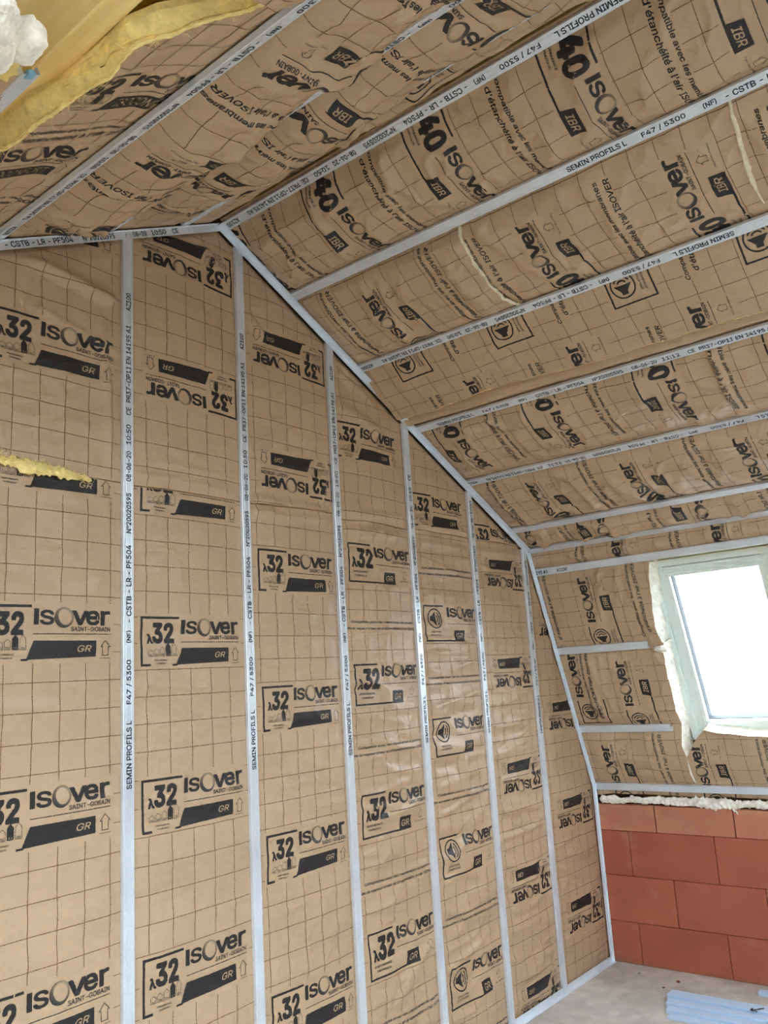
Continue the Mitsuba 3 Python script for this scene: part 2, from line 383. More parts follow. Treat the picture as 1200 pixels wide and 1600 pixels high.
def pillow(x, a, b, k=2): 
    t = np.clip((np.asarray(x) - a) / (b - a), 0, 1)
    return 1 - np.abs(2 * t - 1) ** k
def pin(x, a, b, w=.04):
    x = np.asarray(x); return np.clip((x - a) / w, 0, 1) * np.clip((b - x) / w, 0, 1)

# fuzzy wool: a tube along a path whose radius and course are ragged
def fuzzy(path, rad, seed=1, sides=14, step=.008, amp=.5, flat=1.0, nrm=None):
    p = np.asarray(path, float)
    d = np.r_[0, np.cumsum(np.linalg.norm(np.diff(p, axis=0), axis=1))]
    n = max(4, int(d[-1] / step)); s = np.linspace(0, d[-1], n)
    c = np.stack([np.interp(s, d, p[:, k]) for k in range(3)], 1)
    r = np.interp(s, d, np.broadcast_to(rad, len(p)))
    t = np.gradient(c, axis=0); t /= np.linalg.norm(t, axis=1, keepdims=True)
    ref = np.array([0.3, 0.2, 0.9]) if nrm is None else np.asarray(nrm, float)
    a = np.cross(t, ref); a /= np.linalg.norm(a, axis=1, keepdims=True); b = np.cross(t, a)
    th = np.linspace(0, 2 * np.pi, sides, endpoint=False)
    S, TH = np.meshgrid(s, th, indexing='ij')
    q = np.stack([S * 1, np.cos(TH) * .03, np.sin(TH) * .03], -1)
    w = 1 + amp * (1.6 * (meshkit.fbm(q * 26, 3, seed) - .5) + 1.2 * (meshkit.noise(q * 90, seed + 5) - .5))
    end = np.clip(np.minimum(S, d[-1] - S) / (r.max() * .8 + 1e-6), 0.02, 1) ** .5
    R = r[:, None] * w * end
    V = c[:, None] + R[..., None] * (np.cos(TH)[..., None] * a[:, None] + flat * np.sin(TH)[..., None] * b[:, None])
    i, j = np.meshgrid(np.arange(n - 1), np.arange(sides), indexing='ij')
    k = (i * sides + j).ravel(); k1 = (i * sides + (j + 1) % sides).ravel()
    F = np.vstack([np.stack([k, k1, k1 + sides], 1), np.stack([k, k1 + sides, k + sides], 1)])
    V = V.reshape(-1, 3); m = len(V)
    V = np.vstack([V, c[0], c[-1]])
    jj = np.arange(sides); F = np.vstack([F, np.stack([(jj + 1) % sides, jj, jj * 0 + m], 1), np.stack([m - sides + jj, m - sides + (jj + 1) % sides, jj * 0 + m + 1], 1)])
    return trimesh.Trimesh(V, F[:, ::-1], process=False)

def fibres(path, n, length, seed, nrm, spread=.01, w=.0006):
    """loose glass fibres: thin crossed ribbons standing out from a path"""
    g = np.random.default_rng(seed); p = np.asarray(path, float)
    d = np.r_[0, np.cumsum(np.linalg.norm(np.diff(p, axis=0), axis=1))]
    V, F, k = [], [], 0
    for s_ in g.uniform(0, d[-1], n):
        c = np.array([np.interp(s_, d, p[:, a]) for a in range(3)]) + g.normal(0, spread * .4, 3)
        t = unit(np.asarray(nrm) * g.uniform(.2, 1.1) + g.normal(0, .65, 3)); L = length * g.uniform(.35, 1.2)
        b = unit(np.cross(t, g.normal(0, 1, 3))); u = np.linspace(0, 1, 5)
        pt = c + t * (u * L)[:, None] + b * (g.normal(0, .3) * L * u ** 2)[:, None]
        e = unit(np.cross(t, b)); ww = w * (1 - .6 * u)[:, None]
        V += [pt - e * ww, pt + e * ww]; i = np.arange(4)
        F.append(np.vstack([np.stack([k + i, k + i + 1, k + 6 + i], 1), np.stack([k + i, k + 6 + i, k + 5 + i], 1)])); k += 10
    return trimesh.Trimesh(np.vstack(V), np.vstack(F), process=False)

# ================================================================== SETTING
XR = 5.515                                      # inner face of the brick knee wall
struct('floor', boxm(-1.2, 5.9, -3.4, 3.1, -.16, 0), 'concrete', 'bare grey concrete floor slab')
# gable backing wall, cut to the roof line
gp = Polygon([(-1.1, 0), (5.95, 0), (5.95, 1.05), (5.25, 2.85), (2.34, 4.34), (-.45, 3.01), (-1.1, 1.15)])
gm = trimesh.creation.extrude_polygon(gp, .15, engine='earcut')
gm.vertices = np.stack([gm.vertices[:, 0], YG + .20 + gm.vertices[:, 2], gm.vertices[:, 1]], 1); gm.invert()
struct('wall_gable', gm, 'plaster', 'masonry gable wall behind the insulation')
# rear wall behind the camera
rp = gp
rm = trimesh.creation.extrude_polygon(rp, .15, engine='earcut')
rm.vertices = np.stack([rm.vertices[:, 0], -3.35 + rm.vertices[:, 2], rm.vertices[:, 1]], 1); rm.invert()
struct('wall_rear', rm, 'plaster', 'far end wall behind the viewer')
def slab(plane, rect, holes, h0, h1):
    g = sbox(*rect)
    for r in holes: g = g.difference(sbox(*r))
    m = trimesh.creation.extrude_polygon(g, h1 - h0, engine='earcut'); m.apply_translation([0, 0, h0])
    return plane.mesh(m)
WIN = (1.285, .205, 2.02, 1.375)                 # roof window opening in ST coordinates (y0, q0, y1, q1)
WIN2 = (-1.6, .205, -.4, 1.375)
WIN3 = (-2.2, .205, -.9, 1.375); WIN4 = (.15, .205, 1.35, 1.375)   # openings of the left steep slope (ST mirrored)
WINL = (1.95, -1.1, 2.60, .95)                    # opening in the left slope above the viewer
WINR = (-2.5, .8, -.9, 2.2); WINL2 = (.8, -2.8, 2.2, -1.4)         # roof openings further back
SL = Plane([-.23, 0, 2.66], [0, -1, 0], [-dS[0], 0, dS[2]])  # left steep slope: p = -y
struct('ceiling_right', slab(RS, (-3.35, -.16, YG + .2, 3.10), [WINR], -.31, -.28), 'board', 'roof boards over the right slope')
struct('ceiling_left', slab(LS, (-.16, -3.35, 3.08, YG + .2), [WINL, WINL2], -.31, -.28), 'board', 'roof boards over the left slope')
struct('ceiling_steep', slab(ST, (-3.35, -.22, YG + .2, 2.0), [WIN, WIN2], -.31, -.28), 'board', 'roof boards behind the steep slope')
struct('ceiling_steep_left', slab(SL, (-YG - .2, -.10, 3.35, 1.75), [(-WIN3[2], WIN3[1], -WIN3[0], WIN3[3]), (-WIN4[2], WIN4[1], -WIN4[0], WIN4[3])], -.05, -.02), 'board', 'lining of the steep slope on the left, outside the picture')
struct('wall_left', boxm(-1.1, -.84, -3.35, YG + .2, 0, 1.15), 'plaster', 'left side wall outside the picture')
wr = struct('wall_right', boxm(XR + .03, XR + .62, -3.35, YG + .2, 0, .975), 'mortar', 'low terracotta block wall under the steep roof slope')
rng = np.random.default_rng(4)
rows = [(.0, .254, [2.559, 1.995]), (.254, .537, [2.292, 1.735]), (.537, .817, [2.559, 2.003]), (.817, .983, [2.366, 1.866])]
for z0, z1, js in rows:
    xs = list(js)
    while xs[-1] > -1.2: xs.append(xs[-1] - .5645 if z1 < .9 else xs[-1] - .5)
    xs = [YG + .19 if js[0] + .57 > YG + .19 else js[0] + .565] + xs
    if xs[0] < YG - .02: xs = [YG + .19] + xs
    for a, b in zip(xs[1:], xs[:-1]):
        d = rng.uniform(-.0015, .0015)
        g = .0022 if z1 < .9 else .004
        m = bevel_box((XR + d, a + g, z0 + .0012), (XR + .06, b - g, z1 - .0016), .0022)
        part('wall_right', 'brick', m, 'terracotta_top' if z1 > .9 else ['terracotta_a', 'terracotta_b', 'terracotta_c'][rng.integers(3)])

# ================================================================== STEEL PROFILES
def section():
    pts = [(-.0175, -.0172), (-.0229, -.0172), (-.0229, -.0022), (-.0213, -.0006), (-.0125, -.0006), (-.0115, -.0014), (-.0095, -.0014), (-.0085, -.0006)]
    pts += [(-x, y) for x, y in pts[::-1]]
    return LineString(pts).buffer(.0006, cap_style=2, join_style=1, quad_segs=2)
SEC = section()
def along(poly, a, b, side, front):
    """extrude a section (side, front) from point a to point b"""
    a, b = np.asarray(a, float), np.asarray(b, float); L = np.linalg.norm(b - a); t = (b - a) / L
    m = trimesh.creation.extrude_polygon(poly, L, engine='earcut')
    v = m.vertices
    m = trimesh.Trimesh(a + v[:, :1] * side + v[:, 1:2] * front + v[:, 2:] * t, m.faces, process=False)
    if np.dot(np.cross(side, front), t) < 0: m.invert()
    return m
TOKENS = [('SEMIN PROFILS L', 0, .30), ('F47 / 5300', .375, .20), ('(NF)', .655, .055), ('- CSTB - LR - PF504', .75, .365), ('N°20020595', 1.175, .195),
          ('08-06-20', 1.43, .15), ('10:50', 1.615, .10), ('CE', 1.765, .04), ('PR37-OP11 EN 14195 A1', 1.83, .405), ('AZ100', 2.315, .095)]
def marking(key, o, read, up, front, length=None, lo=None, hi=None, scale=1.0, time='10:50'):
    """the printed line on a profile from point o; only what lies between lo and hi along it"""
    G = []
    for t, x, w in TOKENS:
        t = time if t == '10:50' else t
        x, w = x * scale, w * scale
        if lo is not None and x < lo - 1e-6: continue
        if hi is not None and x + w > hi + 1e-6: continue
        g = fit(t, x, -.0105, x + w, .0105, False)
        G.append(g.buffer(.0007))
    if not G: return
    v, f = triangulate(unary_union(G))
    V = np.asarray(o) + v[:, :1] * np.asarray(read) + v[:, 1:2] * np.asarray(up) + .0009 * np.asarray(front)
    part(key, 'printed_marking', (V, f), 'marking_ink', kind='stuff')

ordinal = ['leftmost', 'second from the left', 'third from the left', 'fourth from the left', 'fifth from the left', 'rightmost']
STUDX = [1.8591 + .6 * i for i in range(6)]
FRONT_G = np.array([0, -1.0, 0])
for i, x in enumerate(STUDX):
    k = thing('metal_stud', f'tall galvanised steel stud on the insulated gable wall, {ordinal[i]} of the six', 'metal stud')
    top = float(roofz(x)) - .012
    part(k, 'profile', along(SEC, [x, YG, .004], [x, YG, top], np.array([1.0, 0, 0]), FRONT_G), 'steel', smooth=25)
    z0 = (1.553, 1.553, 1.55, 1.55, 1.55, 1.50)[i]
    marking(k, [x, YG, z0], [0, 0, 1], [-1, 0, 0], FRONT_G, hi=top - z0 - .01, scale=.80)
k = thing('metal_stud', 'galvanised steel stud on the gable wall left of the picture edge', 'metal stud')
part(k, 'profile', along(SEC, [1.259, YG, .004], [1.259, YG, float(roofz(1.259)) - .012], np.array([1.0, 0, 0]), FRONT_G), 'steel', smooth=25)

NR, NL, NS = RS.n, LS.n, ST.n
def channel(plane, q, y0, y1, label, sag=0.0):
    k = thing('furring_channel', label, 'metal channel', None)
    a, b = (plane.at(y0, q), plane.at(y1, q)) if plane is not LS else (plane.at(q, y0), plane.at(q, y1))
    side = dR if plane is RS else dS if plane is ST else dL
    part(k, 'profile', along(SEC, a, b, side, plane.n), 'steel', smooth=25)
    return k
YE, YB = YG - .006, -3.2
Yv = np.array([0, 1.0, 0])
def cmark(k, plane, q, y, toward, up_down, **kw):
    """marking on a ceiling channel starting at y; toward = +1 reads towards the gable"""
    o = plane.at(y, q) if plane is not LS else plane.at(q, y)
    read = Yv * toward
    marking(k, o, read, np.cross(plane.n, read), plane.n, **kw)
rn = [(.030, 'printed steel channel just right of the roof ridge, meeting the gable at its apex'),
      (.500, 'bright steel channel on the right slope just above the lapped batt with pale torn edge'),
      (1.046, 'printed steel channel just below the lapped batt with pale torn edge'),
      (1.580, 'steel channel on the right slope just below the rolled paper seam'),
      (2.115, 'printed steel channel, fifth down from the ridge on the right slope'),
      (2.655, 'plain steel channel, upper edge of the narrow insulation strip low on the right slope'),
      (2.900, 'plain steel channel, lower edge of the narrow insulation strip low on the right slope')]
RC = []
for q, lab in rn: RC.append(channel(RS, q, YB, YE, lab))
cmark(RC[0], RS, .030, .80, 1, 0, scale=.80)
cmark(RC[1], RS, .500, 1.24, -1, 0, scale=.80)
cmark(RC[2], RS, 1.046, .80, 1, 0, scale=.80)
cmark(RC[3], RS, 1.580, 2.60, -1, 0, scale=.80, time='11:12')
cmark(RC[4], RS, 2.115, .82, 1, 0, scale=.80, time='11:12')
k = channel(ST, .150, YB, YE, 'wide steel channel running along the top of the roof window')
cmark(k, ST, .150, 4.45, -1, 0, lo=1.40, scale=.80)
STC = [k, channel(ST, .705, 2.127, YE, 'short cut steel channel left of the roof window, upper of the two'),
       channel(ST, 1.262, 2.127, YE, 'lower short cut channel left of the roof window, with a bent end tab'),
       channel(ST, 1.678, YB, YE, 'steel channel above the terracotta wall, under the roof window')]
tab = bevel_box((2.118, 1.262 - .006, -.022), (2.1275, 1.262 + .0225, .001), .001)
part(STC[2], 'end_tab', ST.mesh(tab), 'steel')
LC = [channel(LS, .215, YB, YE, 'steel channel on the left side of the ridge, partly hidden by bulging insulation'),
      channel(LS, .632, YB, YE, 'steel channel on the left slope, its gable end buried between two bulging insulation strips'),
      channel(LS, 1.130, YB, YE, 'printed steel channel on the left slope beside the torn hanging insulation')]
cmark(LC[0], LS, .215, .55, 1, 0, scale=.80); cmark(LC[1], LS, .632, .62, 1, 0, hi=1.0, scale=.80); cmark(LC[2], LS, 1.130, .78, 1, 0, scale=.80)
k = thing('furring_channel', 'cut steel channel stub at the upper left with white wool on its end', 'metal channel')
part(k, 'profile', along(SEC, LS.at(1.648, 1.64), LS.at(1.648, YE), dL, LS.n), 'steel', smooth=25)

# edge angles and tracks on the gable
ANG = unary_union([sbox(0, -.0012, .030, 0), sbox(0, -.030, .0012, 0)])
def edge_angle(a, b, side, front, label, w=.030, d=.030):
    """L profile along a-b: one flange w wide along side (facing front), one d deep against front"""
    k = thing('edge_angle', label, 'metal angle')
    sec = unary_union([sbox(0, -.0012, w, 0), sbox(0, 0, .0012, d)])
    part(k, 'profile', along(sec, a, b, np.asarray(side, float), np.asarray(front, float)), 'steel', smooth=20)
    return k
yb = YG + .0012
P3 = lambda x, z: np.array([x, yb, z])
k = edge_angle(P3(1.26, roofz(1.26) - .002), P3(2.336, 3.986), LS.n, FRONT_G, 'dull steel angle along the left gable edge under the left slope, faintly printed', .034, .012)
tdir = -dL; upL = np.array([-tdir[2], 0, tdir[0]])
marking(k, P3(1.33, float(roofz(1.33)) - .020) - .58 * tdir, tdir, upL, FRONT_G, lo=.60, hi=1.62, scale=.80)
edge_angle(P3(2.344, 3.986), P3(4.908, 2.662), -RS.n * -1.0 * 1.0, FRONT_G, 'shiny steel angle following the gable edge under the right slope', .026, .030)
edge_angle(P3(4.910, 2.656), P3(5.513, 1.09), ST.n, FRONT_G, 'steel angle on the gable edge of the steep slope beside the window bays', .030, .014)
edge_angle(P3(5.511, 1.09), P3(5.511, .002), np.array([-1.0, 0, 0]), FRONT_G, 'upright steel angle in the corner of gable and terracotta wall', .036, .014)
k = thing('floor_track', 'steel floor track along the foot of the gable wall', 'metal track')
part(k, 'profile', along(unary_union([sbox(0, -.0012, .034, 0), sbox(0, 0, .0012, .030)]), [-.9, yb + .0016, .001], [5.508, yb + .0016, .001], np.array([0, 0, 1.0]), FRONT_G), 'steel', smooth=20)

# ================================================================== WALL BATTS
SPLIT = 2.692
def wall_height(x0, x1, base, seed, wave, fold=None):
    def f(p, q):
        pn = pin(p, x0 + .026, x1 - .026, .055)
        pn = pn * np.clip((q - .034) / .06, 0, 1) * np.clip((roofz(p) - .040 - q) / .07, 0, 1)
        h = base + pn * (.010 * pillow(p, x0 + .02, x1 - .02) + .012 * (nz(p, q, 2.2, 2.2, seed) - .5) + .005 * (nz(p, q, 7, 9, seed + 1) - .5))
        h = h + pn * (wave * (nz(p, q, 4.5, 19, seed + 2) - .5) + .5 * wave * (nz(p, q, 9, 34, seed + 6) - .5) + .7 * wave * ridged(p, q, 3.2, 12, seed + 3, 6) + .005 * ridged(p, q, 8, 8, seed + 4, 8) + .004 * (nz(p, q, 14, 22, seed + 5) - .5))
        if fold is not None: h = h + pn * fold(p, q)
        return np.minimum(h, -.019 + .06 * pn)
    return f
def top_of(x0, x1):
    return lambda t: roofz(t) - np.where(np.abs(np.asarray(t) - 2.34) < 9, .030, 0)
ph = [.03, .087, .065, .062, .065, .075, .064]
cols = [(1.259, STUDX[0])] + [(STUDX[i], STUDX[i + 1]) for i in range(5)] + [(STUDX[5], 5.53)]
where = ['left of the first stud', 'between first and second studs', 'between second and third studs', 'between third and fourth studs',
         'between fourth and fifth studs', 'between fifth and sixth studs', 'right of the last stud']
A, Bs, Cs, LN = 'wall', 'wall_small', 'wall_speaker', 'wall_line'
up_ = lambda des, x, z: (des, (x, z), 0)
dn_ = lambda x, z: ('wall', (x, z), 180)
# label corner (bracket corner) positions in metres on the wall
low = {0: [up_(A, 1.307, z) for z in (2.808, 2.208, 1.604, .995, .39)],
       1: [up_(A, 1.921, z) for z in (2.779, 2.178, 1.574, .963, .36)],
       2: [up_(A, 2.526, z) for z in (2.491, 1.888, 1.278, .667, .07)],
       3: [up_(Bs, 3.128, z) for z in (2.572, 1.969, 1.358, .747, .14)] + [up_(LN, 3.100, z) for z in (2.170, 1.567, .955, .35)],
       4: [up_(Cs, 3.728, z) for z in (2.276, 1.668, 1.062, .441)] + [up_(LN, 3.700, z) for z in (2.476, 1.876, 1.270, .664, .06)],
       5: [dn_(4.855, z) for z in (2.397, 1.789, 1.181, .586, -.03)],
       6: [dn_(5.462, z) for z in (2.097, 1.495, .892, .280)]}
upp = {0: [up_(A, 1.307, 3.258), up_(A, 1.307, 3.815)], 1: [dn_(2.414, 3.645), dn_(2.428, 3.062)], 2: [dn_(3.014, 3.357), dn_(3.037, 2.764)],
       3: [up_(A, 3.075, 3.200)], 4: [up_(A, 3.676, 2.905)], 5: [up_(A, 4.277, 2.787)]}
look_low = ['torn yellow wool at its top', 'clean upright labels', 'lowest label scuffed pale', 'small dark boxes and text lines',
            'loudspeaker symbols in its labels', 'upside-down labels on wavy paper', 'upside-down labels cut by the corner']
look_up = ['upright label crossed by a crease', 'two upside-down labels', 'two upside-down labels, folded lower edge', 'one upright label under a bulge', 'one upright label above crumpled paper', 'upright label cut by the roof edge']
def fold_up(zc, a, seed):
    return lambda p, q: a * np.exp(-((q - zc - .02 * (nz(p, q, 6, 1, seed) - .5)) / .02) ** 2) * (.5 + nz(p, 0 * q, 5, 1, seed + 3))
def crease(pts, a, w):
    P0, P1 = np.array(pts[0]), np.array(pts[1]); d = unit(P1 - P0); L = np.linalg.norm(P1 - P0)
    def f(p, q):
        u = (p - P0[0]) * d[0] + (q - P0[1]) * d[1]; v = -(p - P0[0]) * d[1] + (q - P0[1]) * d[0]
        return a * np.exp(-(v / w) ** 2) * np.clip(u / .06 + .5, 0, 1) * np.clip((L - u) / .06 + .5, 0, 1)
    return f
def plus(*fs): return lambda p, q: sum(f(p, q) for f in fs)
wave = [.005, .005, .007, .014, .017, .018, .014]
foldL = {0: fold_up(2.66, .0, 2), 1: fold_up(2.66, .004, 3), 2: plus(fold_up(2.655, .012, 4), crease([(2.48, 2.63), (2.60, 2.68)], .010, .02)),
         3: plus(fold_up(2.64, .016, 5), crease([(3.1, 2.60), (3.4, 2.66)], .010, .012), crease([(3.2, 1.22), (3.62, 1.28)], .010, .012), crease([(3.3, .42), (3.62, .62)], .018, .03)),
         4: plus(fold_up(2.62, .012, 6), crease([(3.7, 2.55), (4.1, 2.44)], .012, .015), crease([(3.72, 1.72), (4.24, 1.80)], .010, .012), crease([(3.75, 1.17), (4.15, 1.26)], .012, .013), crease([(3.72, .44), (4.05, .50)], .014, .014)),
         5: plus(fold_up(2.62, .010, 7), crease([(4.3, 1.42), (4.8, 1.50)], .012, .014), crease([(4.3, .95), (4.8, .98)], .010, .012)), 6: None}
foldU = {0: plus(crease([(1.3, 3.50), (1.82, 3.42)], .030, .022), crease([(1.45, 3.30), (1.86, 3.20)], .014, .012), crease([(1.74, 3.35), (1.80, 2.72)], .014, .014)),
         1: plus(fold_up(2.73, .010, 9), crease([(2.0, 2.80), (2.4, 2.78)], .008, .012), crease([(2.2, 3.86), (2.44, 3.70)], .016, .02)),
         2: plus(fold_up(2.71, .016, 10), crease([(2.95, 2.72), (3.02, 3.06)], .012, .012), crease([(2.48, 3.62), (2.6, 3.5)], .02, .02)),
         3: plus(fold_up(2.73, .014, 11), crease([(3.08, 3.27), (3.42, 3.20)], .026, .035), crease([(3.1, 3.47), (3.35, 3.36)], .018, .018)), 4: fold_up(2.72, .012, 12), 5: fold_up(2.71, .01, 13)}
for i, (x0, x1) in enumerate(cols):
    hi_full = top_of(x0, x1)
    rag = lambda s: (lambda t, s=s, i=i: SPLIT + (.000, .012, .0, .014, .012, .006, 0)[i] * (2 * nz(t, 0 * t, 7, 1, s) - 1) + (.02 * np.clip((np.asarray(t) - cols[i][0]) / .6, 0, 1) if i == 2 else 0))
    if i < 6:
        cutl = rag(20 + i)
        b = Batt(GW, x0, x1, cutl, lambda t, c=cutl, h=hi_full: np.maximum(h(t), c(t) + .012), wall_height(x0, x1, -.012, 100 + 7 * i, .005, foldU[i]), rim_of='paper')
        k = thing('insulation_batt', f'upper kraft-faced wall batt {where[i]}, {look_up[i]}', 'insulation batt')
        b.build(k, upp[i], (x0 + ph[i], 2.74 + .03 * i))
        ct = lambda t, c=cutl: np.minimum(c(t) - .003, roofz(t) - .03)
    else:
        ct = lambda t: roofz(t) - .006
    xe = x1
    if i == 6:
        b = Batt(GW, x0, 5.505, .005, lambda t: np.minimum(roofz(t) - .006, 9), wall_height(x0, 5.53, -.018, 100 + 7 * i, wave[i], None))
    else:
        b = Batt(GW, x0, x1, .005, ct, wall_height(x0, x1, -.018, 300 + 7 * i, wave[i], foldL[i]))
    k = thing('insulation_batt', f'{"lower" if i < 6 else "single"} kraft-faced wall batt {where[i]}, {look_low[i]}', 'insulation batt')
    if i == 2: b.holes.append(Polygon([(2.74, -.052), (2.80, -.060), (2.93, -.045), (2.945, -.085), (2.90, -.112), (2.78, -.10), (2.70, -.115)]))
    b.build(k, low[i], (x0 + ph[i], .045 + .03 * i))
    if i == 0:
        part(k, 'exposed_wool', fuzzy([[1.20, YG + .000, 2.700], [1.36, YG - .004, 2.696], [1.46, YG - .005, 2.692], [1.58, YG - .005, 2.686], [1.70, YG - .001, 2.676]], [.015, .016, .019, .017, .008], 3, flat=.45, nrm=[0, 1, 0], amp=1.2, step=.004), 'yellow_wool', smooth=True, label='torn tuft of yellow wool')
    if i == 0: part(k, 'fibres', fibres([[1.30, YG - .016, 2.71], [1.50, YG - .018, 2.70], [1.69, YG - .014, 2.665]], 260, .022, 6, [0, -.6, .3], .02), 'yellow_wool', kind='stuff')
# batts left of the picture
for i in (1, 2):
    x1 = 1.259 - .6 * (i - 1); x0 = x1 - .6
    b = Batt(GW, x0, x1, .005, lambda t: roofz(t) - .02, wall_height(x0, x1, -.018, 500 + i, .004), step=.03)
    k = thing('insulation_batt', f'kraft-faced wall insulation left of the picture, bay {("next to", "second from", "third from")[i-1]} the left frame edge', 'insulation batt')
    b.build(k, [], (x0, 0), grid=False)

# ================================================================== ROOF BATTS (right slope)
def bay_height(q0, q1, amp, seed, base=-.022, extra=None, cr=.010, axis='q'):
    def f(p, q):
        w = q if axis == 'q' else p
        pn = pin(w, q0 + .026, q1 - .026, .03)
        A_ = amp(p, q) if callable(amp) else amp
        h = base + pn * (A_ * pillow(w, q0 + .02, q1 - .02, 2.2) * (.75 + .5 * nz(p, q, 1.7, 1.7, seed)) + .014 * (nz(p, q, 4, 4, seed + 1) - .5))
        h = h + pn * (2.1 * cr * ridged(p, q, 4, 3, seed + 2, 6) + 1.5 * cr * ridged(p, q, 8, 9, seed + 3, 6) + .008 * (nz(p, q, 14, 14, seed + 4) - .5) + .006 * ridged(p, q, 13, 12, seed + 5, 8))
        if extra is not None: h = h + pn * extra(p, q)
        g = np.clip((YG - .035 - (p if axis == 'q' else q)) / .09, 0, 1) ** .6
        return np.where(pn > 0, base + (h - base) * g + (-.004 - base) * (1 - g) * pn, base)
    return f
rd = lambda des, s, y: (des, (y, s), 90)      # reads down the slope: letter tops point away from the gable
ru = lambda des, s, y: (des, (y, s), -90)     # reads up the slope
PE = YG - .002
def bay(plane, q0, q1, lab, prints, amp=.045, seed=1, lo=-.6, hi=PE, base=-.022, extra=None, cr=.010, phase=(.02, .04), axis='q', wool='yellow_wool', t=None):
    t0, t1 = t or (q0, q1)
    b = Batt(plane, t0, t1, lo, hi, bay_height(q0, q1, amp, seed, base, extra, cr), axis='q')
    k = thing('insulation_batt', lab, 'insulation batt')
    b.build(k, prints, phase, wool=wool)
    return k, b
D = 'roof'; SP = 'roof_speaker'; RL = 'roof_line'
bay(RS, -.002, .030, 'narrow kraft paper strip at the ridge between the two topmost channels on the right side', [], 0, 201, base=-.024, cr=0)
bay(RS, .030, .500, 'kraft-faced batt just below the right ridge channel, with large black 40 labels',
    [rd(D, -.012, y) for y in (2.69, 2.093, 1.54, .94, .36)] + [rd(RL, .04, y) for y in (2.50, 1.915, 1.31, .71, .12)], .058, 211,
    extra=crease([(2.25, .06), (2.30, .44)], .022, .02), cr=.012)
# the lapped piece: ragged end at y = 1.77, over the longer one behind it
lapend = lambda t: 1.772 + .020 * np.clip((np.asarray(t) - .53) / .15, 0, 1) - .03 * np.clip((np.asarray(t) - .7) / .3, 0, 1) + .030 * (nz(t, 0 * t, 9, 1, 77) - .5) + .008 * (nz(t, 0 * t, 34, 1, 78) - .5)
def lap_extra(p, q): return .016 * np.clip((q - .53) / .03, 0, 1) * np.clip((2.5 - p) / .6, 0, 1)
k, b = bay(RS, .500, 1.046, 'lapped kraft-faced batt near the gable on the right slope, with a pale torn end',
    [ru(SP, 1.118, 2.385)] + [ru(RL, 1.03, y) for y in (2.585, 1.985)], .056, 221, lo=lapend, extra=plus(lap_extra, crease([(2.35, .95), (2.25, .6)], .012, .02)), t=(.532, 1.046))
lp = np.linspace(.532, 1.03, 24); he = b.h(lapend(lp), lp)
part(k, 'torn_edge', fuzzy(RS.at(lapend(lp) - .004, lp, he - .006), .007, 8, amp=.9), 'cream_wool', smooth=True, label='pale torn wool edge')
tp_ = np.linspace(1.80, 2.30, 20); ht = b.h(tp_, tp_ * 0 + .534)
part(k, 'torn_edge', fuzzy(RS.at(tp_, tp_ * 0 + .530, ht - .010), np.linspace(.009, .004, 20), 9, amp=.6), 'cream_wool', smooth=True, label='pale torn wool edge along the channel')
k, b = bay(RS, .500, 1.046, 'long kraft-faced batt beside the lapped one, with a pale curling tear at the right',
    [ru(D, 1.118, y) for y in (1.553, .929, .32)] + [ru(RL, 1.075, y) for y in (1.76, 1.16, .56)], .056, 231, hi=lambda t: 1.80 + 0 * np.asarray(t), base=-.026, extra=crease([(1.70, .55), (1.5, .98)], .02, .03))
sq = np.linspace(.52, .96, 20); yy = .650 + .012 * np.sin(sq * 9) + .01 * (nz(sq, 0 * sq, 9, 1, 5) - .5)
part(k, 'torn_edge', fuzzy(RS.at(yy, sq, b.h(yy, sq) + .003), np.interp(sq, [.52, .6, .8, .86, .96], [.005, .008, .010, .006, .002]), 12, amp=.7), 'cream_wool', smooth=True, label='pale curled tear in the paper')
# bay with the rolled seam
seam = lambda t: 1.425 + .014 * (nz(t, 0 * np.asarray(t), 3, 1, 31) - .5) + .016 * (nz(t, 0 * np.asarray(t), 13, 1, 32) - .5) - .02 * np.exp(-((np.asarray(t) - 2.1) / .3) ** 2) + .05 * np.clip((1.0 - np.asarray(t)) / .6, 0, 1)
def seam_h(p, q):
    pn = pin(q, 1.046 + .026, 9, .03)
    return np.where(pn > 0, -.022 + pn * (.050 * np.sin(np.clip((q - 1.06) / .42, 0, 1) * 2.0) + .016 * np.clip((q - 1.34) / .06, 0, 1) + .012 * (nz(p, q, 3, 3, 241) - .5) + .010 * ridged(p, q, 4, 4, 242, 7) + .006 * (nz(p, q, 13, 13, 243) - .5)), -.022)
b = Batt(RS, -.6, PE, 1.046, seam, seam_h, axis='p')
k = thing('insulation_batt', 'kraft-faced roof insulation above the rolled seam on the right slope, with upright-boxed loudspeaker labels', 'insulation batt')
b.build(k, [ru(SP, 1.204, y) for y in (2.562, 1.974, 1.366, .806, .2)] + [ru(SP, 1.805, y) for y in (2.258, 1.676, 1.10, .5)] + [ru(RL, 1.185, y) for y in (2.216, 1.615, 1.02)] + [ru(RL, 1.83, y) for y in (2.47, 1.87, 1.27)], (.02, .06))
sy = np.linspace(.3, 2.70, 120)
part(k, 'torn_edge', fuzzy(RS.at(sy, seam(sy) + .001, b.h(sy, seam(sy)) - .006), .0055, 15, amp=1.0, step=.005), 'tan_wool', smooth=True, label='ragged tan edge of the seam')
def roll_h(p, q):
    pn = pin(q, 1.39, 1.580 - .026, .03)
    return np.where(pn > 0, -.030 + pn * (-.008 + .046 * pillow(q, 1.445, 1.572, 2) + .012 * (nz(p, q, 5, 9, 251) - .5) + .010 * ridged(p, q, 7, 14, 252, 5)), -.030)
b = Batt(RS, -.6, PE, lambda t: seam(t) - .004, 1.580, roll_h, axis='p')
k = thing('insulation_batt', 'rolled strip of plain kraft paper below the ragged seam on the right slope', 'insulation batt')
